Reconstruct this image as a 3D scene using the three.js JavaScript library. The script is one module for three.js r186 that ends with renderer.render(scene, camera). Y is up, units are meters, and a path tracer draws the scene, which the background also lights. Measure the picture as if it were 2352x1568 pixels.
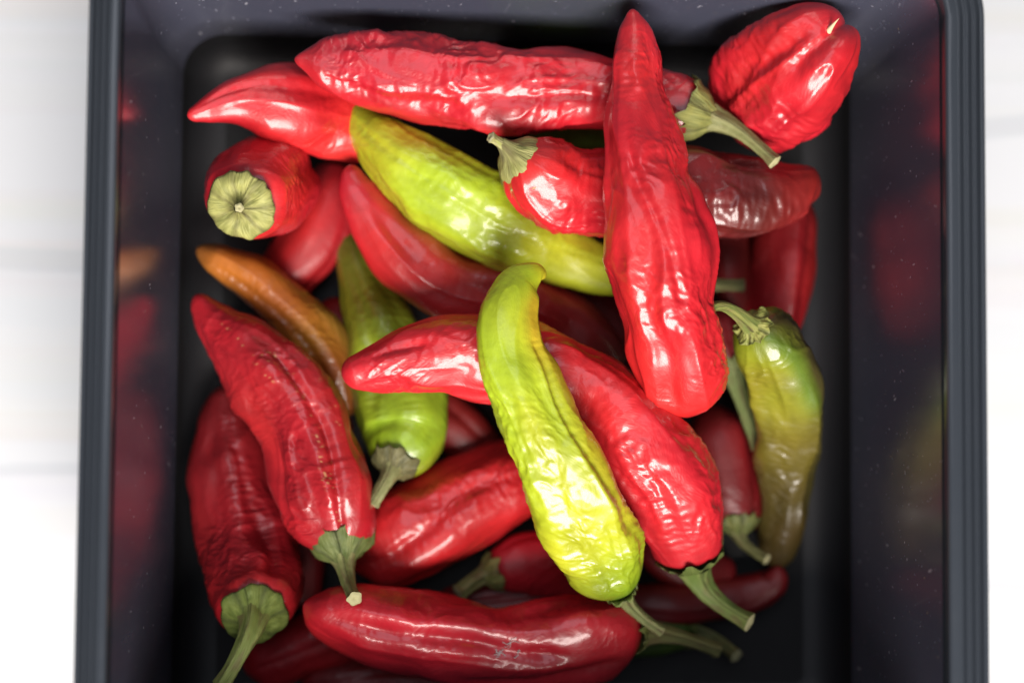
import * as THREE from 'three';
import { ImprovedNoise } from 'three/addons/math/ImprovedNoise.js';
import { mergeGeometries } from 'three/addons/utils/BufferGeometryUtils.js';
import { RectAreaLightUniformsLib } from 'three/addons/lights/RectAreaLightUniformsLib.js';

// ---------- camera, lights, exposure ----------
const scene = new THREE.Scene();
const HEIGHT = 0.42;                                   // metres above the rim of the bin
const camera = new THREE.PerspectiveCamera(28, 1024 / 682, 0.05, 20);
camera.position.set(0, HEIGHT, 0);
camera.up.set(-0.0085, 0, -1);
camera.lookAt(0.0513 * HEIGHT, 0, -0.0464 * HEIGHT);
camera.focus = 0.462;
camera.userData.fStop = 3.0;
camera.updateMatrixWorld(true);
scene.add(camera);

const renderer = new THREE.WebGLRenderer({ antialias: true });
renderer.setSize(1024, 682);
renderer.toneMapping = THREE.LinearToneMapping;
renderer.toneMappingExposure = 1.1;
renderer.shadowMap.enabled = true;

RectAreaLightUniformsLib.init();
const CENTRE = new THREE.Vector3(0.02, -0.06, -0.01);
function areaLight(name, color, intensity, w, h, pos) {
  const l = new THREE.RectAreaLight(color, intensity, w, h);
  l.name = name; l.position.set(...pos); l.lookAt(CENTRE); scene.add(l);
  return l;
}
areaLight('window_light', 0xfff6ee, 24, 0.74, 0.74, [0.12, 0.98, 0.94]);
areaLight('ceiling_fill_light', 0xf0f4ff, 1.9, 0.8, 0.8, [-0.15, 1.3, -0.4]);  // unseen soft fill added overhead for light off the ceiling
scene.background = new THREE.Color().setRGB(0.08, 0.083, 0.092);

// ---------- helpers ----------
const perlin = new ImprovedNoise();
const noise = (x, y, z) => perlin.noise(x, y, z);
function rng(seed) { let a = seed >>> 0; return () => { a |= 0; a = a + 0x6D2B79F5 | 0; let t = Math.imul(a ^ a >>> 15, 1 | a); t = t + Math.imul(t ^ t >>> 7, 61 | t) ^ t; return ((t ^ t >>> 14) >>> 0) / 4294967296; }; }
const clamp = (x, a, b) => Math.min(b, Math.max(a, x));
const smooth = (a, b, x) => { const t = clamp((x - a) / (b - a), 0, 1); return t * t * (3 - 2 * t); };
const mix3 = (a, b, t) => [a[0] + (b[0] - a[0]) * t, a[1] + (b[1] - a[1]) * t, a[2] + (b[2] - a[2]) * t];
// a measured place in the survey picture (2352 wide) at height y (mm, 0 = rim) -> metres
const FPX = 784 / Math.tan(THREE.MathUtils.degToRad(14));
const fwd = new THREE.Vector3(), eX = new THREE.Vector3(), eY = new THREE.Vector3(), eZ = new THREE.Vector3();
camera.matrixWorld.extractBasis(eX, eY, eZ); fwd.copy(eZ).negate();
function at(px, py, mm) {
  const d = fwd.clone().addScaledVector(eX, (px - 1176) / FPX).addScaledVector(eY, (784 - py) / FPX);
  return d.multiplyScalar((mm / 1000 - HEIGHT) / d.y).add(camera.position);
}
const sizeAt = (rpx, p) => rpx / FPX * p.clone().sub(camera.position).dot(fwd);

const used = {};
function numbered(name) { const n = used[name] = (used[name] ?? -1) + 1; return n ? `${name}_${String(n).padStart(3, '0')}` : name; }
function mesh(name, geometry, material, parent) {
  const m = new THREE.Mesh(geometry, material); m.name = name; m.castShadow = m.receiveShadow = true;
  parent.add(m); return m;
}
function thing(name, label, category, position, group) {
  const o = new THREE.Group(); o.name = numbered(name); o.position.copy(position);
  o.userData = { label, category }; if (group) o.userData.group = group;
  scene.add(o); return o;
}
// grid of (rows x cols) points, cols closed by a doubled seam column
function gridGeometry(rows, cols, fn, { color = false } = {}) {
  const n = rows * (cols + 1), pos = new Float32Array(n * 3), uv = new Float32Array(n * 2), col = color ? new Float32Array(n * 3) : null;
  for (let i = 0, k = 0; i < rows; i++) for (let j = 0; j <= cols; j++, k++) {
    const r = fn(i, j);
    pos[3 * k] = r.p.x; pos[3 * k + 1] = r.p.y; pos[3 * k + 2] = r.p.z; uv[2 * k] = r.u; uv[2 * k + 1] = r.v;
    if (col) { col[3 * k] = r.c[0]; col[3 * k + 1] = r.c[1]; col[3 * k + 2] = r.c[2]; }
  }
  const idx = [];
  for (let i = 0; i < rows - 1; i++) for (let j = 0; j < cols; j++) {
    const a = i * (cols + 1) + j, b = a + cols + 1;
    idx.push(a, a + 1, b, a + 1, b + 1, b);
  }
  const g = new THREE.BufferGeometry();
  g.setAttribute('position', new THREE.BufferAttribute(pos, 3)); g.setAttribute('uv', new THREE.BufferAttribute(uv, 2));
  if (col) g.setAttribute('color', new THREE.BufferAttribute(col, 3));
  g.setIndex(idx); g.computeVertexNormals();
  const nn = g.attributes.normal;
  for (let i = 0; i < rows; i++) {
    const a = i * (cols + 1), b = a + cols;
    const v = new THREE.Vector3(nn.getX(a) + nn.getX(b), nn.getY(a) + nn.getY(b), nn.getZ(a) + nn.getZ(b)).normalize();
    nn.setXYZ(a, v.x, v.y, v.z); nn.setXYZ(b, v.x, v.y, v.z);
  }
  return g;
}

// ---------- textures ----------
function dataTexture(w, h, fn, srgb, repeat) {
  const d = new Uint8Array(w * h * 4);
  for (let y = 0; y < h; y++) for (let x = 0; x < w; x++) { const c = fn(x, y), k = 4 * (y * w + x); d[k] = c[0]; d[k + 1] = c[1]; d[k + 2] = c[2]; d[k + 3] = 255; }
  const t = new THREE.DataTexture(d, w, h); t.wrapS = t.wrapT = THREE.RepeatWrapping; t.magFilter = THREE.LinearFilter;
  t.minFilter = THREE.LinearMipmapLinearFilter; t.generateMipmaps = true;
  if (srgb) t.colorSpace = THREE.SRGBColorSpace;
  if (repeat) t.repeat.set(...repeat);
  t.needsUpdate = true; return t;
}
// periodic fine skin relief, tile = 3 cm
const tau = Math.PI * 2;
const skinBump = dataTexture(512, 512, (x, y) => {
  const u = x / 512 * tau, v = y / 512 * tau, c = 1.6;
  const f = (k, o) => noise(Math.cos(u) * k + o, Math.sin(u) * k + Math.cos(v) * k * c, Math.sin(v) * k * c + o);
  const a = 1 - Math.abs(f(3.1, 3)) * 2.2, b = f(7, 11), e = f(15, 23);
  const h = clamp(0.5 + 0.28 * (a - 0.5) + 0.2 * b + 0.1 * e, 0, 1) * 255;
  return [h, h, h];
}, false, [1 / 0.03, 1 / 0.03]);
const fibreBump = dataTexture(256, 256, (x, y) => {
  const u = x / 256 * tau, v = y / 256 * tau;
  const h = clamp(0.5 + 0.55 * noise(Math.cos(u) * 6, Math.sin(u) * 6 + Math.cos(v) * 1.2, Math.sin(v) * 1.2) + 0.25 * noise(Math.cos(u) * 14, Math.sin(u) * 14 + Math.cos(v) * 3, 7 + Math.sin(v) * 3), 0, 1) * 255;
  return [h, h, h];
}, false, [1 / 0.012, 1 / 0.03]);

// ---------- materials ----------
const skin = new THREE.MeshPhysicalMaterial({ name: 'pepper_skin', vertexColors: true, roughness: 0.42, clearcoat: 0.55, clearcoatRoughness: 0.15, bumpMap: skinBump, bumpScale: 0.00009 });
const dullSkin = new THREE.MeshPhysicalMaterial({ name: 'dull_pepper_skin', vertexColors: true, roughness: 0.5, clearcoat: 0.18, clearcoatRoughness: 0.25, specularIntensity: 0.7, bumpMap: skinBump, bumpScale: 0.00009 });
const leafy = new THREE.MeshPhysicalMaterial({ name: 'calyx_leaf', vertexColors: true, roughness: 0.62, bumpMap: fibreBump, bumpScale: 0.0003 });
const cutPulp = new THREE.MeshStandardMaterial({ name: 'cut_stem_pulp', color: new THREE.Color().setRGB(0.4, 0.38, 0.2), roughness: 0.8 });

// ---------- table ----------
const FLOOR = -0.122, TABLE = -0.128;
{
  const c = document.createElement('canvas'); c.width = 1024; c.height = 1024;
  const g = c.getContext('2d'), r = rng(5);
  g.fillStyle = '#ced2d7'; g.fillRect(0, 0, 1024, 1024);
  for (let i = 0; i < 240; i++) {                        // faint whitewashed grain
    const y = r() * 1024, a = 0.03 + r() * 0.1, wv = r() * 30 - 15;
    g.strokeStyle = r() < 0.5 ? `rgba(190,196,202,${a})` : `rgba(205,198,188,${a})`; g.lineWidth = 2 + r() * 10;
    g.beginPath(); g.moveTo(-10, y); g.bezierCurveTo(300, y + wv, 700, y - wv, 1034, y + r() * 12 - 6); g.stroke();
  }
  for (const [y, b, w] of [[300, 26, 5], [352, -10, 3], [432, 30, 7], [560, -22, 4], [640, 16, 6], [700, 30, 5], [760, -12, 4]]) {
    g.strokeStyle = 'rgba(150,160,168,0.2)'; g.lineWidth = w; g.beginPath(); g.moveTo(-10, y); g.bezierCurveTo(300, y + b, 420, y + b * 1.6, 512, y + b); g.bezierCurveTo(640, y - b, 800, y - b, 1034, y); g.stroke();
  }
  const tex = new THREE.CanvasTexture(c); tex.colorSpace = THREE.SRGBColorSpace; tex.wrapS = tex.wrapT = THREE.RepeatWrapping;
  const tableMaterial = new THREE.MeshStandardMaterial({ name: 'whitewashed_wood', map: tex, roughness: 0.6 });
  const geo = new THREE.BoxGeometry(1.5, 0.02, 1.3);
  const t = mesh('table_top', geo, tableMaterial, scene);
  t.position.set(0.02, TABLE - 0.01, 0);
  t.userData.kind = 'structure';
}

// ---------- the black bin ----------
// inner faces, measured on the picture
const binL = at(277, 553, -6).x, binR = at(2157, 553, -6).x, binT = at(1176, 100, -104).z, binB = binT + (binR - binL) * 1.02;
const CX = (binL + binR) / 2, CZ = (binT + binB) / 2, HX = (binR - binL) / 2, HZ = (binB - binT) / 2;
// walks round a rounded rectangle: n points with outward direction
function roundedLoop(r, nArc, nSide) {
  const out = [];
  const arc = (cx, cz, a0) => { for (let k = 0; k <= nArc; k++) { const a = a0 + k / nArc * Math.PI / 2; out.push({ x: cx, z: cz, r, dx: Math.cos(a), dz: Math.sin(a) }); } };
  const corners = [[HX - r, HZ - r, 0], [-HX + r, HZ - r, Math.PI / 2], [-HX + r, -HZ + r, Math.PI], [HX - r, -HZ + r, 1.5 * Math.PI]];
  corners.forEach(c => { arc(...c); });
  const full = [];
  for (let i = 0; i < out.length; i++) {
    const a = out[i], b = out[(i + 1) % out.length]; full.push(a);
    const pa = [a.x + a.dx * r, a.z + a.dz * r], pb = [b.x + b.dx * r, b.z + b.dz * r];
    if (Math.hypot(pa[0] - pb[0], pa[1] - pb[1]) > 0.05) for (let k = 1; k < nSide; k++) full.push({ x: a.x + (b.x - a.x) * k / nSide, z: a.z + (b.z - a.z) * k / nSide, r, dx: a.dx, dz: a.dz });
  }
  return full;
}
function sweep(profile, { wideRight = 1, close = false } = {}) {   // profile: [outward offset, y]
  const loop = roundedLoop(0.016, 14, 12), n = loop.length;
  const len = [0]; for (let i = 1; i <= n; i++) { const a = loop[i - 1], b = loop[i % n]; len.push(len[i - 1] + Math.hypot(a.x + a.dx * a.r - b.x - b.dx * b.r, a.z + a.dz * a.r - b.z - b.dz * b.r)); }
  const pl = [0]; for (let i = 1; i < profile.length; i++) pl.push(pl[i - 1] + Math.hypot(profile[i][0] - profile[i - 1][0], profile[i][1] - profile[i - 1][1]));
  return gridGeometry(profile.length, n, (i, j) => {
    const q = loop[j % n]; let [o, y] = profile[i];
    if (o > 0 && q.dx > 0.9) o *= wideRight;
    const rr = Math.max(q.r + o, 0.0005), sx = q.r + o < 0.0005 ? (q.r + o) : 0;      // past the corner centre the floor closes
    const fx = 1 + sx / (HX - q.r), fz = 1 + sx / (HZ - q.r);
    return { p: new THREE.Vector3(CX + q.x * Math.max(fx, 0) + q.dx * rr, y, CZ + q.z * Math.max(fz, 0) + q.dz * rr), u: len[j], v: pl[i] };
  });
}
const binMaps = (() => {
  const W = 2048, H = 1024, c = document.createElement('canvas'); c.width = W; c.height = H;      // 0.48 m x 0.24 m
  const g = c.getContext('2d'), r = rng(77);
  g.fillStyle = 'rgb(80,83,101)'; g.fillRect(0, 0, W, H);
  for (let i = 0; i < 5200; i++) {                       // dust and lint
    const x = r() * W, y = Math.pow(r(), 0.8) * 560, s = 0.6 + Math.pow(r(), 6) * 1.8, a = 0.08 + Math.pow(r(), 2.2) * 0.75, e = r() < 0.6 ? 1 : 1 + r() * 3, th = 1.2 + r() * 0.7;
    const tint = r(); g.fillStyle = tint < 0.12 ? `rgba(215,180,120,${a})` : `rgba(205,205,215,${a})`;
    g.beginPath(); g.ellipse(x, y, s * e, s, th, 0, tau); g.fill();
  }
  for (let i = 0; i < 260; i++) {                        // scuffs and dusty smears
    const x = r() * W, y = r() * 560, l = 10 + r() * 60, a = 0.03 + r() * 0.09, th = Math.PI / 2 + (r() - 0.5) * 0.9;
    g.strokeStyle = `rgba(190,190,200,${a})`; g.lineWidth = 0.8 + r() * 3; g.beginPath(); g.moveTo(x, y); g.lineTo(x + Math.cos(th) * l, y + Math.sin(th) * l); g.stroke();
  }
  const t = new THREE.CanvasTexture(c); t.colorSpace = THREE.SRGBColorSpace; t.wrapS = t.wrapT = THREE.RepeatWrapping; t.repeat.set(1 / 0.48, 1 / 0.24);
  t.flipY = false;
  const rough = dataTexture(512, 256, (x, y) => {
    const u = x / 512 * tau, v = y / 256;
    const s = noise(Math.cos(u) * 5, Math.sin(u) * 5, v * 7) * 0.5 + noise(Math.cos(u) * 22, Math.sin(u) * 22, v * 5) * 0.35 + noise(Math.cos(u) * 60, Math.sin(u) * 60, v * 30) * 0.2;
    const h = clamp(0.62 + 0.5 * s, 0.25, 1) * 255; return [h, h, h];
  }, false, [1 / 0.48, 1 / 0.24]);
  return { t, rough };
})();
{
  const bin = thing('storage_bin', 'deep square glossy black plastic bin with grooved rim, filled with chili peppers', 'bin', new THREE.Vector3(CX, TABLE, CZ));
  const blackPlastic = new THREE.MeshPhysicalMaterial({ name: 'black_plastic', map: binMaps.t, roughness: 0.32, clearcoat: 0.7, clearcoatRoughness: 0.24, roughnessMap: binMaps.rough, side: THREE.DoubleSide, ior: 1.75 });
  const rimPlastic = new THREE.MeshPhysicalMaterial({ name: 'rim_plastic', color: new THREE.Color().setRGB(0.034, 0.041, 0.052), roughness: 0.27, roughnessMap: binMaps.rough });
  const place = (m) => { m.position.sub(bin.position); return m; };
  // shell: inner wall, fillet, floor, outer wall
  const inner = [[0, -0.0045], [0, -0.02], [0, -0.05], [0, -0.08], [0, -0.1]];
  const fillet = [[0, -0.1]];
  for (let k = 0; k <= 10; k++) { const a = k / 10 * Math.PI / 2; fillet.push([-0.013 * (1 - Math.cos(a)), -0.109 - 0.013 * Math.sin(a)]); }
  const shadedFilletPlastic = new THREE.MeshPhysicalMaterial({ name: 'shaded_fillet_plastic', color: new THREE.Color().setRGB(0.014, 0.0145, 0.017), roughness: 0.55, side: THREE.DoubleSide });  // between wall and floor tone, shade of the bin bottom in its colour
  place(mesh('corner_fillet', sweep(fillet), shadedFilletPlastic, bin));
  const floorProfile = [fillet[fillet.length - 1], [-0.016, FLOOR], [-HX * 0.5, FLOOR], [-HX + 0.001, FLOOR]];
  const shadedFloorPlastic = new THREE.MeshPhysicalMaterial({ name: 'shaded_floor_plastic', color: new THREE.Color().setRGB(0.012, 0.012, 0.013), roughness: 0.55, side: THREE.DoubleSide, specularIntensity: 0.5 });  // same plastic as the walls, darkened to paint in the shade down there
  place(mesh('floor', sweep(floorProfile), shadedFloorPlastic, bin));
  const outer = [[0.0027, -0.006], [0.0027, -0.06], [0.0027, -0.114], [0.001, -0.123], [-0.008, TABLE], [-HX * 0.5, TABLE], [-HX + 0.001, TABLE]];
  place(mesh('wall', sweep(inner), blackPlastic, bin));
  place(mesh('outer_wall', sweep(outer), blackPlastic, bin));
  // rim: stepped grooves running round the opening
  const R = [[0.0004, -0.0065], [0.0004, -0.0012], [0.0008, -0.0004], [0.0014, 0]];
  let o = 0.0026;
  R.push([0.0030, 0]);
  for (const [w, d] of [[0.0014, 0.0018], [0.0012, 0.0018], [0.0012, 0.002]]) {
    R.push([o + 0.0005, -0.0002], [o + 0.0008, -d], [o + 0.0008 + w * 0.5, -d], [o + 0.0012 + w * 0.5, -0.0001], [o + 0.0008 + w, 0.0002]);
    o += 0.0008 + w;
  }
  R.push([o + 0.0006, 0.0001], [o + 0.0012, -0.0006], [o + 0.0015, -0.0018], [o + 0.0015, -0.014], [o + 0.0008, -0.0143], [0.0027, -0.0075]);
  const rimG = sweep(R, { wideRight: 1.32 });
  place(mesh('rim', rimG, rimPlastic, bin));
}

// ---------- chili peppers ----------
function curveFrames(pts, N, up = new THREE.Vector3(0, 1, 0)) {
  const P = pts.map(p => at(p[0], p[1], p[2])), R = pts.map((p, i) => sizeAt(p[3], P[i]));
  const curve = new THREE.CatmullRomCurve3(P, false, 'centripetal');
  const M = 240, cp = [], cr = [], cl = [0];
  const rad = u => { const x = u * (R.length - 1), i = Math.min(Math.floor(x), R.length - 2), t = x - i, a = R[Math.max(i - 1, 0)], b = R[i], c = R[i + 1], d = R[Math.min(i + 2, R.length - 1)];
    const v = 0.5 * (2 * b + (c - a) * t + (2 * a - 5 * b + 4 * c - d) * t * t + (3 * b - a - 3 * c + d) * t * t * t); return Math.max(v, Math.min(b, c) * 0.8); };
  for (let i = 0; i <= M; i++) { cp.push(curve.getPoint(i / M)); cr.push(rad(i / M)); if (i) cl.push(cl[i - 1] + cp[i].distanceTo(cp[i - 1])); }
  const L = cl[M], rings = [];
  for (let i = 0, k = 0; i < N; i++) {
    const t = i / (N - 1), s = L * (t - 0.8 * Math.sin(tau * t) / tau);
    while (k < M - 1 && cl[k + 1] < s) k++;
    const f = clamp((s - cl[k]) / Math.max(cl[k + 1] - cl[k], 1e-9), 0, 1);
    rings.push({ s, p: cp[k].clone().lerp(cp[k + 1], f), r: cr[k] + (cr[k + 1] - cr[k]) * f, t: cp[Math.min(k + 2, M)].clone().sub(cp[Math.max(k - 1, 0)]).normalize() });
  }
  const m = N >> 1; let n = up.clone().addScaledVector(rings[m].t, -up.dot(rings[m].t));
  if (n.length() < 0.2) n.set(0, 0, 1).addScaledVector(rings[m].t, -rings[m].t.z);
  n.normalize(); rings[m].n = n;
  for (const step of [1, -1]) for (let i = m + step; i >= 0 && i < N; i += step) { const v = rings[i - step].n.clone(); v.addScaledVector(rings[i].t, -v.dot(rings[i].t)).normalize(); rings[i].n = v; }
  for (const q of rings) q.b = q.t.clone().cross(q.n);
  return { rings, L };
}
const wrap = a => { a = (a + Math.PI) % tau; if (a < 0) a += tau; return a - Math.PI; };

// o: pts tip -> stem end [x, y, height mm, radius]; see the list below
function pepper(o) {
  const rnd = rng(1000 + o.seed * 77), N = o.n || 300, C = o.c || 150;
  const { rings, L } = curveFrames(o.pts, N), base = rings[N - 1], tip = rings[0];
  const low = rings.reduce((a, q) => Math.min(a, q.p.y - q.r), 1);
  const mid = rings[N >> 1].p;
  const root = thing('chili_pepper', o.label, 'chili pepper', new THREE.Vector3(mid.x, Math.max(low, FLOOR + 0.0005), mid.z), o.group || 'chili peppers in the black bin');
  const O = root.position;
  const W = o.wrinkle ?? 1, ox = rnd() * 90, flat = o.flat ?? 0.9;
  const lobes = o.lobes || [[2, 0.05, rnd() * tau, (rnd() - 0.5) * 2], [3, 0.045, rnd() * tau, (rnd() - 0.5) * 2.5], [5, 0.015, rnd() * tau, (rnd() - 0.5) * 2]];
  const grooves = o.grooves || [[(rnd() - 0.5) * 2.0, 0.16, 0.10], [(rnd() - 0.5) * 2.0 + 2.5, 0.2, 0.12]];
  const kt = o.tipRound ?? 1.2, kb = o.baseRound ?? 0.75;
  const lt = Math.max(kt * tip.r, 1e-4), lb = Math.max(kb * base.r, 1e-4);
  const stops = o.colors;
  const geo = gridGeometry(N, C, (i, j) => {
    const q = rings[i], th = -Math.PI + (j % C) / C * tau, ct = Math.cos(th), st = Math.sin(th), x = q.s / L;
    let cap = 1;
    if (q.s < lt) cap *= Math.sqrt(Math.max(0, 1 - Math.pow(1 - q.s / lt, 2)));
    if (L - q.s < lb) cap *= Math.sqrt(Math.max(0, 1 - Math.pow(1 - (L - q.s) / lb, 2)));
    const R = q.r, nx = q.s, ny = R * ct, nz = R * st;
    const calm = (0.35 + 0.65 * smooth(0, 1.6 * base.r, L - q.s)) * (0.5 + 0.5 * smooth(0, 0.012, q.s)), A = Math.min(R / 0.013, 1.15) * calm;
    let d = 0, f = 1;
    for (const [k, a, ph, dr] of lobes) f += a * calm * Math.cos(k * th + ph + dr * x * 2);
    // big dents, facets
    const w1 = noise(nx * 38 + ox, ny * 62, nz * 62 + 3), w2 = noise(nx * 95 + ox + 9, ny * 100 + 5, nz * 100);
    const w3 = noise(nx * 15 + ox + 20, ny * 115 + w1 * 0.8, nz * 115 + 40);
    d += (0.0030 * w1 + 0.0009 * w2 + W * (0.0013 * w3 + 0.0006 * Math.pow(1 - Math.min(1, Math.abs(w3) * 2.6), 2))) * A * (0.55 + 0.45 * W);
    // creases: sharp valleys, warped
    const c1 = noise(nx * 85 + ox + w1 * 1.8, ny * 120 + w2 * 1.8, nz * 120 + 17), c2 = noise(nx * 290 + ox + w2 * 2.5, ny * 140 + 31 + w1 * 2, nz * 140), c3 = noise(nx * 560 + ox, ny * 420 + 3, nz * 420 + w1 * 3);
    const patch = smooth(-0.25, 0.4, noise(nx * 38 + ox + 50, ny * 45, nz * 45 + 8));
    const side = c1 > 0 ? c1 : -0.6 * c1;
    d += 0.00062 * W * A * (0.15 + 0.85 * patch) * (Math.pow(1 - Math.min(1, side * 2.0), 2) - 0.35);
    d += 0.00036 * W * A * patch * Math.pow(1 - Math.min(1, Math.abs(c2) * 2.2), 2);
    d += 0.00008 * W * A * patch * c3;
    const c4 = noise(nx * 420 + ox + w2 * 3, ny * 380 + 61 + c1 * 1.5, nz * 380);
    d += 0.00017 * W * A * patch * Math.pow(1 - Math.min(1, Math.abs(c4) * 2.1), 2);
    let pale = 0;
    for (const [g0, gw, gd, gx0 = 0.02, gx1 = 0.98] of grooves) {
      const c = g0 + 0.5 * noise(nx * 22 + ox, g0 * 3, 4), dl = wrap(th - c) , env = smooth(gx0, gx0 + 0.12, x) * (1 - smooth(gx1 - 0.12, gx1, x));
      const e = Math.exp(-dl * dl / (gw * gw));
      d -= gd * R * e * env * (0.7 + 0.6 * noise(nx * 60, ox, g0));
      d += 0.0005 * W * A * Math.exp(-dl * dl / (gw * gw * 7)) * env * noise(nx * 480 + ox, dl * 3, g0 * 7);
      pale = Math.max(pale, e * env);
    }
    for (const [g0, gw, gh, gx0 = 0.02, gx1 = 0.98] of o.ridges || []) {
      const dl = Math.abs(wrap(th - g0 - 0.3 * noise(nx * 20 + ox, g0, 9)));
      d += gh * R * Math.exp(-dl / gw) * smooth(gx0, gx0 + 0.12, x) * (1 - smooth(gx1 - 0.12, gx1, x));
    }
    if (o.shape) { const s = o.shape(x, th, R); f *= s; }
    const rr = (R * f + d) * cap;
    const p = q.p.clone().addScaledVector(q.n, ct * rr * flat).addScaledVector(q.b, st * rr).sub(O);
    if (o.tipLobes) p.addScaledVector(q.t, -o.tipLobes * R * Math.pow(Math.sin(th - 0.1), 2) * 3 * cap * (1 - 0.75 * cap) * (1 - smooth(0, lt * 1.6, q.s)));
    // colour
    let k = 0; while (k < stops.length - 2 && x > stops[k + 1][0]) k++;
    let c = stops.length < 2 ? stops[0][1] : mix3(stops[k][1], stops[k + 1][1], smooth(stops[k][0], stops[k + 1][0], x));
    for (const [sa, sw, sc, amt, x0 = -1, x1 = 2] of o.sides || []) {
      const e = Math.exp(-Math.pow(wrap(th - sa) / sw, 2)) * smooth(x0, x0 + 0.15, x) * (1 - smooth(x1 - 0.15, x1, x));
      c = mix3(c, sc, clamp(amt * e * (1 + 0.9 * w1), 0, 1));
    }
    c = mix3(c, c[0] > 2 * c[1] ? [c[0] * 1.12, c[1] * 1.4 + 0.002, c[2] * 0.9] : [c[0] * 1.1, c[1] * 0.9, c[2]], clamp(0.1 + 1.1 * noise(nx * 30 + ox + 33, ny * 45, nz * 45), 0, 0.6));
    const v = 1 + 0.3 * noise(nx * 50 + ox + 70, ny * 90, nz * 90) + 0.16 * noise(nx * 70 + ox, ny * 330 + 2, nz * 330) + 0.1 * c3;
    c = [c[0] * clamp(v, 0.6, 1.3), c[1] * clamp(v, 0.6, 1.3), c[2] * clamp(v, 0.6, 1.3)];
    if (o.scars) {                                        // corky stretch marks along a ridge
      for (const [sa, sw, x0, x1] of o.scars) {
        const dl = wrap(th - sa - 0.35 * noise(nx * 30, ox, 2)), m = Math.exp(-dl * dl / (sw * sw)) * smooth(x0, x0 + 0.1, x) * (1 - smooth(x1 - 0.1, x1, x));
        const h = noise(nx * 900 + 3, dl * 14 + ox, 5), z = smooth(0.36, 0.5, h * (0.4 + 0.9 * m)) * m * smooth(-0.1, 0.15, noise(nx * 110, ox + 3, dl * 3));
        c = mix3(c, [0.55, 0.33, 0.15], 0.8 * z);
      }
    }
    return { p, u: q.s, v: (j / C) * tau * 0.013, c };
  }, { color: true });
  mesh('pod', geo, o.material || skin, root);

  if (o.calyx) {
    const k = o.calyx, Rc = sizeAt(k.r, base.p), n = k.lobes || 6, rs = sizeAt(k.stemR || 20, base.p);
    const A = base.t.clone(), Cn = base.p.clone(), col = k.color || [0.13, 0.17, 0.035], col2 = k.color2 || [0.20, 0.21, 0.06];
    if (k.lean) A.add(new THREE.Vector3(...k.lean)).normalize();
    const nn = base.n.clone().addScaledVector(A, -base.n.dot(A)).normalize(), bb = A.clone().cross(nn), ph = rnd() * tau, oz = rnd() * 50;
    const rowsO = 16, rows = rowsO * 2 + 1, cols = 90, cone = k.cone ?? 0.9, lift = k.lift ?? 0.0017, curl = k.curl ?? 0.0018;
    const surf = (rho, th, under) => {                    // rho 0..1 from the stem to the edge
      const tooth = Math.pow(Math.abs(Math.cos((th * n + ph) / 2)), 7), tw = k.tooth ?? 0.14;
      const e = Rc * (0.92 + tw * tooth + 0.1 * noise(Math.cos(th) * 2.2 + oz, Math.sin(th) * 2.2, 3)), r0 = rs * 0.75, r = r0 + (e - r0) * rho;
      const pr = Math.min(r / (base.r * 1.0), 0.985), t = lb * (1 - Math.sqrt(1 - pr * pr)) + Math.max(0, r - base.r * 0.985) * 1.6;
      let h = -t + lift + cone * rs * Math.exp(-(r - r0) / (rs * 0.55)) + curl * Math.pow(rho, 5) * (0.4 + noise(Math.cos(th) * 3 + oz, Math.sin(th) * 3, 9) * 1.6);
      h += (0.0005 * Math.cos(th * n + ph) * rho + 0.0011 * noise(Math.cos(th) * 4 + oz, Math.sin(th) * 4, rho * 2.4) * rho + 0.0005 * noise(Math.cos(th) * 11, Math.sin(th) * 11 + oz, rho * 4)) * (1 - 0.3 * rho);
      if (k.hollow) h -= k.hollow * Math.exp(-Math.pow((rho - 0.32) / 0.26, 2)) * (0.75 + 0.9 * noise(Math.cos(th) * 1.5 + oz, Math.sin(th) * 1.5, 20));
      if (under) h -= 0.0007 * (1 - 0.6 * rho);
      return Cn.clone().addScaledVector(A, h).addScaledVector(nn, Math.cos(th) * r).addScaledVector(bb, Math.sin(th) * r).sub(O);
    };
    const cg = gridGeometry(rows, cols, (i, j) => {
      const th = (j % cols) / cols * tau, under = i > rowsO, rho = under ? (rows - 1 - i) / rowsO : i / rowsO;
      const m = clamp(0.5 + 0.9 * noise(Math.cos(th) * 5 + oz, Math.sin(th) * 5, rho * 3) + 0.35 * noise(Math.cos(th) * 16, Math.sin(th) * 16 + oz, rho * 9), 0, 1);
      let c = mix3(col, col2, m); const vein = Math.pow(Math.abs(Math.sin((th * n + ph) / 2)), 14) * 0.55 + 0.25 * Math.pow(rho, 8);
      c = mix3(c, k.edge || [0.045, 0.05, 0.02], vein);
      if (k.centre) c = mix3(c, k.centre, clamp(0.85 * Math.exp(-rho * rho / 0.13) * (0.55 + 1.3 * noise(Math.cos(th) * 1.6 + oz, Math.sin(th) * 1.6, 44)), 0, 0.85));  // darker centre puts the shade around the stub into the colour
      return { p: surf(rho, th, under), u: th * Rc * 0.5, v: rho * Rc, c };
    }, { color: true });
    mesh('calyx', cg, leafy, root);
    // stem
    if (k.stem) {
      const s0 = Cn.clone().addScaledVector(A, cone * rs * 0.35), s1 = at(...k.stem), len = s0.distanceTo(s1);
      const c1 = s0.clone().addScaledVector(A, len * (k.bend ?? 0.4)), c2 = s1.clone().lerp(c1, 0.45);
      if (k.hook) c2.add(new THREE.Vector3(...k.hook));
      const curve = new THREE.CubicBezierCurve3(s0, c1, c2, s1), SN = 46, SC = 28, r1 = sizeAt(k.endR || (k.stemR || 20) * 0.9, s1);
      const fr = []; for (let i = 0; i < SN; i++) fr.push({ p: curve.getPoint(i / (SN - 1)), t: curve.getTangent(i / (SN - 1)) });
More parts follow.
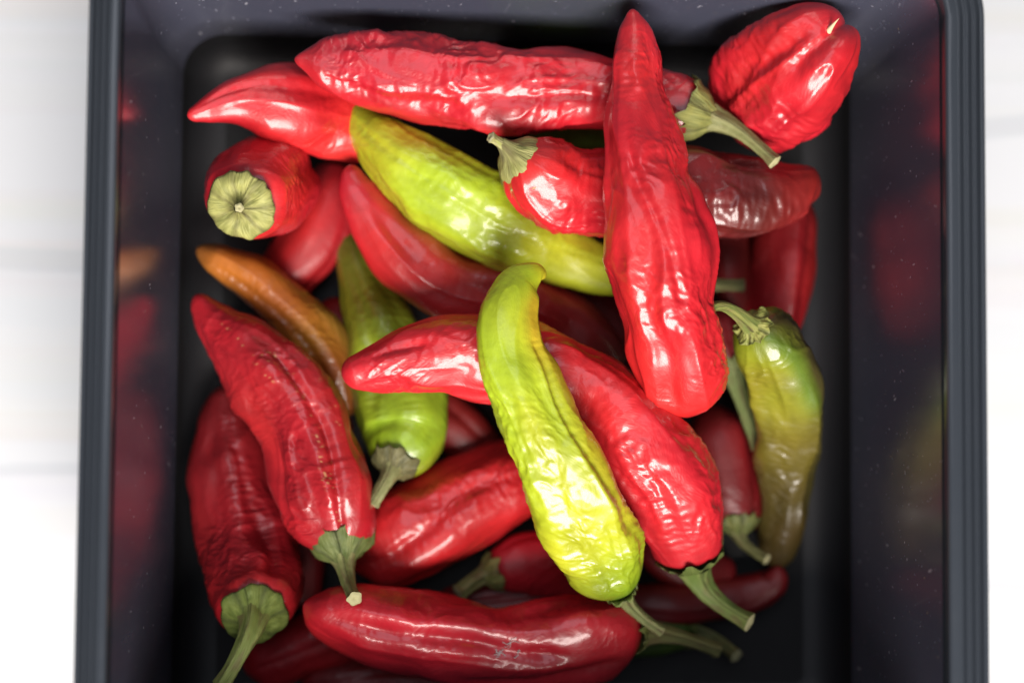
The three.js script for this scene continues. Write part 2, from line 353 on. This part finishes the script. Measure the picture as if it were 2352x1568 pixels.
      let v = nn.clone(); for (const q of fr) { v.addScaledVector(q.t, -v.dot(q.t)).normalize(); q.n = v.clone(); q.b = q.t.clone().cross(q.n); }
      const scol = k.stemColor || [0.17, 0.2, 0.055], scol2 = k.stemColor2 || [0.26, 0.27, 0.1];
      const ring = (i, th) => {
        const x = i / (SN - 1), q = fr[i];
        let r = rs + (r1 - rs) * smooth(0, 0.7, x) + rs * 0.55 * Math.exp(-x * 9) + r1 * 0.16 * smooth(0.86, 1, x);
        r *= 1 + 0.08 * Math.cos(5 * th + oz + x) + 0.12 * noise(x * 3 + oz, Math.cos(th), Math.sin(th)) + 0.05 * noise(x * 14, Math.cos(th) * 3 + oz, Math.sin(th) * 3);
        return q.p.clone().addScaledVector(q.n, Math.cos(th) * r).addScaledVector(q.b, Math.sin(th) * r).sub(O);
      };
      const sg = gridGeometry(SN, SC, (i, j) => {
        const th = (j % SC) / SC * tau, x = i / (SN - 1);
        const m = clamp(0.5 + 0.8 * noise(Math.cos(th) * 3 + oz, Math.sin(th) * 3, x * 4) + 0.4 * Math.cos(5 * th + oz), 0, 1);
        return { p: ring(i, th), u: th * 0.003, v: x * len, c: mix3(mix3(scol, scol2, m), [0.15, 0.10, 0.045], clamp(1.3 * noise(Math.cos(th) * 2 + oz + 9, Math.sin(th) * 2, x * 5) - 0.1, 0, 0.55) + 0.15 * smooth(0.88, 1, x)) };
      }, { color: true });
      const stem = mesh('stem', sg, leafy, root);
      // pale cut face, slightly domed
      const eq = fr[SN - 1];
      const eg = gridGeometry(5, SC, (i, j) => {
        const th = (j % SC) / SC * tau, f = 1 - i / 4, rim = ring(SN - 1, th), cc = eq.p.clone().sub(O);
        const dome = [0, 0.00035, 0.0005, 0.0002, -0.0001][i];
        return { p: cc.clone().lerp(rim, f * 0.98 + (i === 0 ? 0.03 : 0)).addScaledVector(eq.t, dome + 0.00005), u: f, v: th };
      });
      mesh('cut_end', eg, cutPulp, stem);
    }
  }
  return root;
}

// colours (linear)
const RED = [0.5, 0.012, 0.022], REDB = [0.43, 0.010, 0.023], REDO = [0.53, 0.015, 0.019], DRED = [0.34, 0.009, 0.015], SHADE_MAROON = [0.09, 0.009, 0.010], BROWN = [0.22, 0.045, 0.014];  // maroon, and the darker red on deep pods, put shade into the colour
const LIME = [0.36, 0.48, 0.018], YGREEN = [0.36, 0.42, 0.019], GREEN = [0.18, 0.25, 0.014], OLIVE = [0.22, 0.19, 0.012], DOLIVE = [0.14, 0.10, 0.012], YELLOW = [0.44, 0.38, 0.018], ORANGE = [0.45, 0.13, 0.012];
const CALP = { color: [0.26, 0.27, 0.075], color2: [0.42, 0.41, 0.15], edge: [0.10, 0.09, 0.03], centre: [0.12, 0.10, 0.035] };
const CALD = { color: [0.085, 0.12, 0.022], color2: [0.16, 0.2, 0.05], edge: [0.04, 0.05, 0.015] };

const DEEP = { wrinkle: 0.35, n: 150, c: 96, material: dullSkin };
const SHADE_RED = [0.15, 0.006, 0.008];  // red of the deep pods, darkened to paint in their shade
const PEPPERS = [
  { seed: 1, label: 'smooth red chili pointing left in the upper left corner, by the long wrinkled one', colors: [[0, RED], [1, REDO]], wrinkle: 0.45,
    pts: [[430, 268, -58, 14], [470, 254, -60, 27], [545, 232, -65, 55], [650, 238, -72, 90], [760, 268, -82, 92], [860, 310, -88, 72], [905, 330, -90, 40]], grooves: [[-0.5, 0.2, 0.12, 0.02, 0.7]], ridges: [[0.1, 0.18, 0.1, 0.0, 0.6]] },
  { seed: 2, label: 'long wrinkled glossy red chili across the top of the pile, stem pointing right', colors: [[0, REDB], [0.6, RED], [1, DRED]], wrinkle: 1.25,
    pts: [[676, 136, -56, 10], [735, 143, -58, 50], [850, 163, -61, 74], [1000, 186, -63, 92], [1150, 198, -63, 98], [1300, 199, -63, 84], [1420, 213, -63, 73], [1530, 242, -62, 76], [1622, 268, -60, 66]], grooves: [[0.5, 0.12, 0.16, 0.45, 1.0], [1.1, 0.2, 0.1, 0.0, 0.5], [-0.8, 0.25, 0.1, 0.0, 0.45]], ridges: [[-0.35, 0.2, 0.07, 0.1, 0.9]],
    calyx: { r: 84, stemR: 22, stem: [1780, 372, -52], endR: 15, bend: 0.35, cone: 1.3, curl: 0.0026, color: [0.16, 0.18, 0.05], color2: [0.3, 0.3, 0.08], stemColor: [0.17, 0.18, 0.06], stemColor2: [0.25, 0.25, 0.1] } },
  { seed: 3, label: 'large upright red chili with crinkled shiny skin crossing over others, tip at the top wall', colors: [[0, RED], [0.5, RED], [1, REDO]], wrinkle: 1.1, baseRound: 1.3, flat: 0.82, n: 340, c: 170,
    pts: [[1452, 20, -37, 9], [1457, 62, -38, 34], [1465, 125, -39, 55], [1468, 200, -39, 64], [1470, 300, -37, 84], [1481, 400, -34, 96], [1505, 490, -33, 112], [1522, 570, -34, 119], [1533, 660, -37, 114], [1546, 745, -41, 107], [1558, 825, -46, 102], [1572, 895, -53, 86], [1580, 948, -60, 52]],
    grooves: [[0.1, 0.09, 0.13, 0.3, 0.75], [-0.85, 0.14, 0.07, 0.1, 0.6], [0.5, 0.25, 0.1, 0.0, 0.3], [-0.3, 0.2, 0.1, 0.0, 0.25]], ridges: [[-0.45, 0.15, 0.06, 0.2, 0.7], [0.75, 0.2, 0.07, 0.1, 0.8]] },
  { seed: 4, label: 'long yellow-green chili lying diagonally under the upper red ones', colors: [[0, LIME], [0.2, YGREEN], [0.35, LIME], [0.75, YGREEN], [1, YGREEN]], wrinkle: 0.65, lobes: [[3, 0.035, 1, 1], [6, 0.018, 0.4, 0.6]],
    pts: [[792, 220, -84, 18], [832, 280, -79, 46], [900, 348, -74, 76], [990, 415, -72, 95], [1080, 475, -72, 101], [1180, 530, -75, 93], [1280, 577, -80, 74], [1360, 607, -84, 62], [1440, 628, -87, 54], [1560, 645, -91, 44]], grooves: [[0.1, 0.12, 0.05], [-0.9, 0.15, 0.06]],
    calyx: { r: 46, stemR: 17, stem: [1708, 655, -93], endR: 13, bend: 0.5, stemColor: [0.17, 0.18, 0.06] } },
  { seed: 5, label: 'red chili with pale green cap and snapped stem, its right half tinted maroon as shade', colors: [[0, [0.26, 0.012, 0.012]], [0.1, [0.2, 0.011, 0.012]], [0.24, SHADE_MAROON], [0.5, [0.22, 0.01, 0.012]], [0.7, RED], [1, REDO]], wrinkle: 1.4, baseRound: 0.9,  // maroon stretch paints the shade beside the upright pod, tip left brighter
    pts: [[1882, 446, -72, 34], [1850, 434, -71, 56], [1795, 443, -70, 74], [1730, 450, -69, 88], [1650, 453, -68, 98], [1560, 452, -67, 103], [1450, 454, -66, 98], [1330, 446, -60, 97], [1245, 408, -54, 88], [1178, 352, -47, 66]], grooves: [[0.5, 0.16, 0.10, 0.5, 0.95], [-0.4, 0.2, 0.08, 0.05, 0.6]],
    calyx: { r: 80, stemR: 16, stem: [1127, 315, -40], endR: 11, bend: 0.3, cone: 2.4, lean: [0, 0.2, 0], ...CALP, stemColor: [0.34, 0.36, 0.1], stemColor2: [0.46, 0.45, 0.2] } },
  { seed: 6, label: 'stout blunt red chili in the upper right corner, cleft at its end', colors: [[0, RED], [1, REDB]], wrinkle: 1.3, tipRound: 0.7, tipLobes: 0.24, baseRound: 0.8, flat: 0.95, lobes: [[3, 0.09, 2.2, 0.5], [4, 0.07, 1, 0.5]], n: 260,
    pts: [[1942, 56, -38, 74], [1905, 92, -41, 92], [1862, 133, -47, 114], [1818, 175, -56, 128], [1774, 220, -67, 132], [1744, 256, -76, 104], [1714, 296, -87, 62]], grooves: [[0.05, 0.22, 0.3, -0.3, 0.3], [2.3, 0.3, 0.4, -0.3, 0.4], [-2, 0.3, 0.3, -0.3, 0.4], [0.9, 0.3, 0.14, 0.1, 1.0], [-0.8, 0.3, 0.10, 0.3, 1.0]], ridges: [[0.45, 0.2, 0.14, 0.05, 0.95], [-0.5, 0.2, 0.1, 0.05, 0.7], [-1.5, 0.25, 0.12, 0.4, 1.0]] },
  { seed: 7, label: 'red chili by the left wall facing up, with a pale round stemless cap', colors: [[0, DRED], [0.5, RED], [1, RED]], wrinkle: 0.55, baseRound: 0.5, lobes: [[3, 0.05, 0.5, 0.4], [2, 0.03, 1, 0]], grooves: [[-0.6, 0.3, 0.12, 0, 0.9]],
    pts: [[672, 372, -97, 50], [650, 390, -92, 96], [620, 413, -81, 113], [588, 441, -68, 114], [553, 472, -52, 92]],
    calyx: { r: 86, stemR: 11, stem: [549, 477, -46.2], endR: 9, bend: 0.3, cone: 0.5, lift: 0.0036, curl: -0.001, hollow: 0.0020, lobes: 7, tooth: 0.06, ...CALP, color2: [0.44, 0.44, 0.14], stemColor: [0.4, 0.42, 0.2], stemColor2: [0.5, 0.5, 0.28] } },
  { seed: 8, label: 'shade-tinted red chili below the capped one, between the orange and green chilies', colors: [[0, DRED], [1, DRED]], ...DEEP,
    pts: [[622, 712, -114, 40], [664, 636, -112, 68], [732, 522, -110, 80], [765, 430, -110, 66], [785, 370, -111, 40]] },
  { seed: 9, label: 'slender orange-brown chili on the left, diagonal beside the dull red one', colors: [[0, [0.22, 0.075, 0.012]], [0.18, [0.36, 0.11, 0.014]], [0.3, [0.42, 0.12, 0.014]], [0.42, [0.33, 0.09, 0.014]], [0.6, [0.42, 0.15, 0.022]], [0.78, [0.27, 0.06, 0.012]], [1, [0.34, 0.10, 0.02]]], wrinkle: 1.0, sides: [[-1.2, 0.5, DOLIVE, 0.6]], ridges: [[-0.2, 0.2, 0.1]],
    pts: [[450, 570, -94, 14], [495, 592, -94, 38], [580, 638, -95, 54], [660, 705, -96, 54], [728, 780, -97, 62], [770, 865, -99, 56], [790, 960, -102, 40]] },
  { seed: 10, label: 'long dull red chili curving through the middle, tip beside the yellow-green one', colors: [[0, REDB], [0.25, [0.40, 0.012, 0.015]], [0.6, DRED], [1, SHADE_MAROON]], sides: [[-1.2, 0.6, BROWN, 0.75, 0.1, 0.9]], wrinkle: 0.4,  // red lowered along the pod to paint in shade from pods above
    pts: [[805, 378, -76, 17], [815, 430, -77, 40], [862, 512, -80, 62], [935, 595, -83, 82], [1030, 650, -85, 82], [1140, 680, -88, 80], [1250, 712, -92, 78], [1340, 775, -96, 72], [1420, 860, -100, 50]], grooves: [[-0.2, 0.3, 0.18, 0.1, 0.8]], ridges: [[0.25, 0.2, 0.1, 0.15, 0.8]] },
  { seed: 11, label: 'big curved red chili sweeping through the centre under the hooked green one, thick green stem', colors: [[0, RED], [0.4, REDO], [0.7, RED], [1, REDB]], wrinkle: 0.95, tipRound: 0.8, baseRound: 0.5, n: 340, c: 160,
    pts: [[785, 864, -54, 33], [850, 845, -55, 50], [930, 822, -56, 66], [1030, 808, -58, 82], [1120, 822, -60, 96], [1220, 846, -61, 102], [1320, 890, -60, 98], [1400, 950, -58, 102], [1480, 1030, -56, 108], [1535, 1110, -59, 105], [1566, 1190, -65, 93], [1588, 1282, -73, 78]], grooves: [[-0.3, 0.18, 0.2, 0.0, 0.22], [0.3, 0.25, 0.06, 0.5, 1], [-1.1, 0.2, 0.08, 0.4, 0.9]], ridges: [[-0.5, 0.2, 0.07, 0.35, 0.8], [0.45, 0.2, 0.07, 0.05, 0.3]],
    calyx: { r: 86, stemR: 30, stem: [1722, 1430, -70], endR: 19, bend: 0.5, cone: 1.2, ...CALD, stemColor: [0.12, 0.18, 0.035], stemColor2: [0.2, 0.25, 0.07] } },
  { seed: 12, label: 'large dull red chili on the left with tan stretch marks and a ragged green cap', colors: [[0, [0.36, 0.010, 0.018]], [0.5, [0.3, 0.008, 0.014]], [1, [0.38, 0.010, 0.018]]], wrinkle: 0.85, scars: [[-0.25, 0.16, 0.1, 1.0], [-0.75, 0.1, 0.15, 0.7], [0.1, 0.08, 0.15, 0.5]], lobes: [[2, 0.05, 1.2, 0.6], [3, 0.07, 1.0, 0.5]], n: 340, c: 160,
    pts: [[446, 678, -87, 19], [495, 737, -87, 50], [568, 810, -85, 82], [640, 882, -83, 99], [692, 962, -81, 100], [724, 1050, -79, 105], [752, 1140, -77, 102], [778, 1218, -75, 84], [788, 1272, -72, 72]], grooves: [[-0.35, 0.1, 0.14, 0.3, 1.05]], ridges: [[-0.05, 0.18, 0.08, 0.2, 0.9], [-0.75, 0.15, 0.05, 0.3, 1.0]],
    calyx: { r: 82, stemR: 19, stem: [814, 1374, -56], endR: 15, bend: 0.5, cone: 1.8, curl: 0.003, lean: [0, 0.25, 0], ...CALD, color2: [0.17, 0.2, 0.06] } },
  { seed: 13, label: 'bright yellow-green chili with a hooked tip lying on top at the centre', colors: [[0, YELLOW], [0.06, LIME], [0.45, LIME], [0.75, [0.36, 0.40, 0.016]], [0.9, [0.24, 0.33, 0.012]], [1, [0.13, 0.25, 0.01]]], sides: [[-1.15, 0.5, YELLOW, 0.9, 0.02, 0.85], [0.2, 0.5, YELLOW, 0.35, 0.3, 0.8]], wrinkle: 0.9, n: 340, c: 170,
    pts: [[1254, 634, -44, 10], [1232, 627, -42, 24], [1192, 652, -40, 44], [1168, 718, -38, 59], [1168, 790, -37, 69], [1190, 862, -36, 83], [1226, 942, -36, 86], [1266, 1030, -37, 90], [1306, 1110, -40, 93], [1346, 1190, -47, 95], [1380, 1265, -55, 92], [1428, 1362, -65, 64]], grooves: [[-0.9, 0.14, 0.13, 0.2, 0.98], [0.9, 0.16, 0.06, 0.2, 0.9]], ridges: [[-0.6, 0.12, 0.09, 0.25, 0.95]], baseRound: 1.2,
    calyx: { r: 42, stemR: 17, stem: [1520, 1450, -69], endR: 13, bend: 0.4, lift: 0.001, cone: 0.6, color: [0.12, 0.19, 0.02], stemColor: [0.16, 0.19, 0.06], stemColor2: [0.25, 0.27, 0.1] } },
  { seed: 14, label: 'olive green chili against the right wall with a hooked stem, lower half shade-tinted', colors: [[0, [0.06, 0.04, 0.01]], [0.3, [0.085, 0.062, 0.012]], [0.5, [0.14, 0.112, 0.013]], [0.8, [0.22, 0.225, 0.016]], [1, [0.22, 0.28, 0.016]]], sides: [[0.5, 0.35, [0.12, 0.22, 0.012], 0.8, 0.6, 1.2], [1.35, 0.75, [0.05, 0.042, 0.01], 1.3, -0.2, 1.3]], wrinkle: 1.15, baseRound: 0.8,  // dark right side and lower end are shade put into the colour
    pts: [[1784, 1304, -112, 38], [1795, 1219, -109, 54], [1808, 1086, -99, 66], [1815, 976, -86, 75], [1800, 872, -72, 80], [1765, 792, -61, 82], [1730, 750, -51, 66]], grooves: [[0.9, 0.22, 0.14, 0.1, 0.75], [-0.7, 0.2, 0.06]], ridges: [[0.45, 0.16, 0.12, 0.1, 0.8]],
    calyx: { r: 50, stemR: 17, stem: [1606, 764, -38], endR: 11, bend: 0.35, hook: [-0.003, 0.004, -0.014], cone: 0.8, tooth: 0.12, lean: [-0.35, 0.2, -0.1], color: [0.22, 0.25, 0.05], color2: [0.34, 0.34, 0.09], stemColor: [0.12, 0.16, 0.03], stemColor2: [0.24, 0.25, 0.06] } },
  { seed: 15, label: 'green chili standing low left of centre, cap and short stem pointing down-left', colors: [[0, [0.10, 0.11, 0.012]], [0.3, [0.16, 0.18, 0.012]], [0.6, GREEN], [1, [0.22, 0.34, 0.014]]], wrinkle: 0.45, lobes: [[3, 0.04, 1, 1], [7, 0.018, 0.4, 0.3]], grooves: [[-0.3, 0.15, 0.05], [0.6, 0.15, 0.05]], baseRound: 0.8,
    pts: [[778, 515, -108, 22], [815, 600, -105, 46], [850, 680, -102, 68], [880, 762, -98, 88], [905, 850, -95, 102], [924, 935, -92, 105], [928, 1005, -88, 94], [902, 1072, -78, 62]],
    calyx: { r: 58, stemR: 19, stem: [856, 1156, -74], endR: 16, bend: 0.4, color: [0.09, 0.085, 0.03], color2: [0.15, 0.14, 0.055], stemColor: [0.16, 0.17, 0.06], stemColor2: [0.24, 0.25, 0.1] } },
  { seed: 16, label: 'shade-tinted red chili along the left wall, broad green cap facing up, long curved stem', colors: [[0, SHADE_RED], [0.6, [0.25, 0.007, 0.012]], [1, DRED]], wrinkle: 0.75, baseRound: 0.55,
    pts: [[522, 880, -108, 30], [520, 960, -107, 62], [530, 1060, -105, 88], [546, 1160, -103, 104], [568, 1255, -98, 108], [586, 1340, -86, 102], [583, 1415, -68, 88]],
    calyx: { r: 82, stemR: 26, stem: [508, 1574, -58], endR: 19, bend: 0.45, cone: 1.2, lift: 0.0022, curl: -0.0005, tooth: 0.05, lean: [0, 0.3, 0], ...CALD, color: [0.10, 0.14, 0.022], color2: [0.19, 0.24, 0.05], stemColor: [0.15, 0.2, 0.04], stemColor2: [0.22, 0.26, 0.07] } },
  { seed: 17, label: 'plump light red chili lying slantwise in the lower middle behind the hooked green one', colors: [[0, REDO], [1, REDO]], wrinkle: 0.6,
    pts: [[800, 1290, -100, 55], [850, 1270, -100, 82], [915, 1245, -99, 104], [1000, 1202, -98, 110], [1100, 1142, -98, 104], [1200, 1090, -100, 88], [1310, 1030, -103, 52]] },
  { seed: 18, label: 'small red chili low in the pile, green cap showing beneath the plump light red one', colors: [[0, DRED], [1, REDB]], ...DEEP, wrinkle: 0.6,
    pts: [[1440, 1310, -109, 40], [1380, 1300, -109, 62], [1280, 1290, -108, 70], [1200, 1290, -106, 66], [1122, 1318, -102, 46]],
    calyx: { r: 50, stemR: 19, stem: [1052, 1362, -98], endR: 18, bend: 0.3, color: [0.2, 0.24, 0.06], color2: [0.3, 0.3, 0.09] } },
  { seed: 19, label: 'horizontal red chili along the bottom of the pile with white fluff on its skin', colors: [[0, RED], [0.5, REDB], [1, DRED]], wrinkle: 0.4, lobes: [[3, 0.07, 0.6, 0.5], [2, 0.04, 1, 1]],
    pts: [[697, 1386, -69, 24], [738, 1404, -70, 54], [820, 1424, -72, 82], [920, 1446, -73, 96], [1040, 1464, -74, 98], [1150, 1478, -75, 92], [1250, 1470, -75, 95], [1340, 1462, -76, 98], [1415, 1452, -77, 84], [1470, 1452, -79, 56]], grooves: [[0.12, 0.2, 0.27, 0.04, 0.8], [1.1, 0.22, 0.22, 0.4, 0.98], [-0.9, 0.25, 0.12, 0.5, 0.9]], ridges: [[0.45, 0.2, 0.08, 0.1, 0.8], [-0.3, 0.2, 0.06, 0.1, 0.8]],
    calyx: { r: 52, stemR: 22, stem: [1648, 1494, -88], endR: 15, bend: 0.35, color: [0.13, 0.15, 0.03], stemColor: [0.15, 0.16, 0.05], stemColor2: [0.24, 0.22, 0.08] } },
  { seed: 20, label: 'shade-tinted red chili at the lower left, mostly beneath the horizontal one', colors: [[0, DRED], [1, DRED]], ...DEEP,
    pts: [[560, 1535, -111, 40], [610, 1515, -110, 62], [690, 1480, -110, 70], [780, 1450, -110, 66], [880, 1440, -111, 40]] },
  { seed: 22, label: 'shade-tinted red chili low by the right wall, below the darkened tip', colors: [[0, DRED], [1, SHADE_RED]], ...DEEP, ridges: [[0.2, 0.3, 0.15]],
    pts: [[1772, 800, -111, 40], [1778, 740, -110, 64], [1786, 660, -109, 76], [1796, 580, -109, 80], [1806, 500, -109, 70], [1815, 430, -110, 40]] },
  { seed: 23, label: 'buried red chili whose thin green stem hangs down beside the olive one', colors: [[0, SHADE_RED], [1, SHADE_RED]], ...DEEP,
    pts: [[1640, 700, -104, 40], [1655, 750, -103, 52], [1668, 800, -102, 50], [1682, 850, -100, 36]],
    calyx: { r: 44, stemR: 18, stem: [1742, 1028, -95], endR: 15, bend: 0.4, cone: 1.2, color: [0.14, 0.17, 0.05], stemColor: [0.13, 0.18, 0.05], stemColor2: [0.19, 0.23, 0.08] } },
  { seed: 24, label: 'deep shade-tinted red chili right of the big curved one, with green cap and thin stem', colors: [[0, SHADE_RED], [1, SHADE_RED]], ...DEEP,
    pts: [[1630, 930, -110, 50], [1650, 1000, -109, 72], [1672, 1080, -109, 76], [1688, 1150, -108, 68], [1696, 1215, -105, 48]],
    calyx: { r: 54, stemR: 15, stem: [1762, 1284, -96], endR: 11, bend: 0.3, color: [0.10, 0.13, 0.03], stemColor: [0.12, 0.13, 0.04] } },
  { seed: 26, label: 'shade-tinted red chili at the lower right on the bin floor, its tip curling upward', colors: [[0, SHADE_RED], [1, SHADE_RED]], ...DEEP,
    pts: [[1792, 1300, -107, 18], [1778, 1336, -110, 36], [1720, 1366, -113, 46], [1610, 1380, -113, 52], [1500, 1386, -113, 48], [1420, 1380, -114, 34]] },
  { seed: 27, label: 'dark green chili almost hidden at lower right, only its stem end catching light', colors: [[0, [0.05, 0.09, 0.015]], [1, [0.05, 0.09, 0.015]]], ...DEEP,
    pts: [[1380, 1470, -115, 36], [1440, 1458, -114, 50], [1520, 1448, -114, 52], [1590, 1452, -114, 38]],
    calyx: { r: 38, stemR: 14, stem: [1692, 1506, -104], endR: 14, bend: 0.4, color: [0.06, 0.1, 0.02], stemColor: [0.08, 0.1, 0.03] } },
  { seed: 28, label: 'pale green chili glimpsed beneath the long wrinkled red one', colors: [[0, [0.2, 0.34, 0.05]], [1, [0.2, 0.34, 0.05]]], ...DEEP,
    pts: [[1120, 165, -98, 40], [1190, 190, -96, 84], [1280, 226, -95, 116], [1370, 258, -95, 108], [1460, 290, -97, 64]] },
  { seed: 29, label: 'deep shade-tinted red chili at the bottom of the pile under the green one', colors: [[0, SHADE_RED], [1, SHADE_RED]], ...DEEP,
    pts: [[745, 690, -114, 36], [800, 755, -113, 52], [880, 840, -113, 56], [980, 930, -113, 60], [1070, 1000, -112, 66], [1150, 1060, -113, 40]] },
  { seed: 30, label: 'shade-tinted red chili deep between the dull curved one and the large upright one', colors: [[0, SHADE_RED], [1, SHADE_RED]], ...DEEP,
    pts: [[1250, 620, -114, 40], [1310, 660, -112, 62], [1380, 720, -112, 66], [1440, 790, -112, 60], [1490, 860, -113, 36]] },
  { seed: 31, label: 'narrow shade-tinted red chili deep right of the large upright one, behind a short green stem', colors: [[0, SHADE_RED], [1, SHADE_RED]], ...DEEP,
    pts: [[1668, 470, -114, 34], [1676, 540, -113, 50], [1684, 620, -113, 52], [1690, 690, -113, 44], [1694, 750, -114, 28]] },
  { seed: 34, label: 'dim red chili on the bin floor between the small capped one and the horizontal one', colors: [[0, SHADE_RED], [1, SHADE_RED]], ...DEEP,
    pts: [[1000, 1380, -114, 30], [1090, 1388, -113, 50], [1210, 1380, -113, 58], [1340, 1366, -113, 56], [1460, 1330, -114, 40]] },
  { seed: 35, label: 'deep shade-tinted red chili in the gap between the two left-hand red ones', colors: [[0, SHADE_RED], [1, SHADE_RED]], ...DEEP,
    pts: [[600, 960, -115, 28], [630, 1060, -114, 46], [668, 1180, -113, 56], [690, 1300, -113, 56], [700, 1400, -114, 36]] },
  { seed: 36, label: 'deep shade-tinted red chili beneath the orange one by the left wall', colors: [[0, SHADE_RED], [1, SHADE_RED]], ...DEEP,
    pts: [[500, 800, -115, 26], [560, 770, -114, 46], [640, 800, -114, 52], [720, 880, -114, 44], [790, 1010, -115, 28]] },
  { seed: 37, label: 'barely lit shade-tinted red chili on the bin floor beneath the olive green one', colors: [[0, SHADE_RED], [1, SHADE_RED]], ...DEEP,
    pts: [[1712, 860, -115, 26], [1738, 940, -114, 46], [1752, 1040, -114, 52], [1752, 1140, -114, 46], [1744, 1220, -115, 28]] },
  { seed: 38, label: 'dim red chili on the bin floor below the cap of the big curved one', colors: [[0, SHADE_RED], [1, SHADE_RED]], ...DEEP,
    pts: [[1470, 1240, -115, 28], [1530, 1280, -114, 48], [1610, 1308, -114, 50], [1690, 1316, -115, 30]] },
  { seed: 33, label: 'dim red chili on the bin floor below the horizontal one at the bottom edge', colors: [[0, SHADE_RED], [1, SHADE_RED]], ...DEEP,
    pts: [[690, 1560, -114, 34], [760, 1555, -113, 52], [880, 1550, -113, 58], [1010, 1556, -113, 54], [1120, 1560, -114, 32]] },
];
const made = {};
for (const p of PEPPERS) made[p.seed] = pepper(p);
// where a measured line of sight meets a pod: [point, outward normal]
function touch(root, px, py) {
  root.updateMatrixWorld(true);
  const ray = new THREE.Raycaster(camera.position.clone(), at(px, py, -60).sub(camera.position).normalize());
  const hit = ray.intersectObject(root.children.find(c => c.name === 'pod'))[0];
  return hit && [hit.point, hit.face.normal.clone()];
}
{ // dried style left at the lobed end of the corner pepper
  const hit = touch(made[6], 1906, 66);
  if (hit) {
    const g = new THREE.ConeGeometry(0.0011, 0.0062, 10, 6), pa = g.attributes.position;
    for (let i = 0; i < pa.count; i++) { const y = (pa.getY(i) + 0.0031) / 0.0062; pa.setX(i, pa.getX(i) + 0.0009 * y * y); }
    g.computeVertexNormals();
    const m = mesh('dried_style', g, new THREE.MeshStandardMaterial({ name: 'dried_style', color: new THREE.Color().setRGB(0.72, 0.56, 0.34), roughness: 0.7 }), made[6]);
    m.quaternion.setFromUnitVectors(new THREE.Vector3(0, 1, 0), new THREE.Vector3(0.3, 0.75, -0.6).normalize());
    m.position.copy(hit[0]).sub(made[6].position).add(new THREE.Vector3(0.0006, 0.0018, -0.001));
  }
}
{ // strands of white fluff on the horizontal pepper
  const r = rng(41), parts = [];
  for (const [x, y, n, sp] of [[1172, 1474, 5, 22], [1148, 1500, 5, 18], [1190, 1502, 3, 20]]) for (let i = 0; i < n; i++) {
    const a = r() * tau, pts = [];
    for (let k = 0; k < 5; k++) { const d = k / 4 * sp * (0.5 + r() * 0.6), h = touch(made[19], x + Math.cos(a + k * 0.25) * d, y + Math.sin(a + k * 0.25) * d * 0.8); if (h) pts.push(h[0].clone().addScaledVector(h[1], 0.0002 + 0.0006 * r() * (1 - k / 5))); }
    if (pts.length > 2) parts.push(new THREE.TubeGeometry(new THREE.CatmullRomCurve3(pts), 12, 0.00008 + 0.00009 * r(), 5));
  }
  if (parts.length) {
    const g = mergeGeometries(parts); g.translate(...made[19].position.clone().negate().toArray());
    const f = mesh('white_fluff', g, new THREE.MeshStandardMaterial({ name: 'white_fluff', color: new THREE.Color().setRGB(0.6, 0.57, 0.56), roughness: 1 }), made[19]);
    f.userData.label = 'wisps of white fluff stuck to the skin';
  }
}

renderer.render(scene, camera);
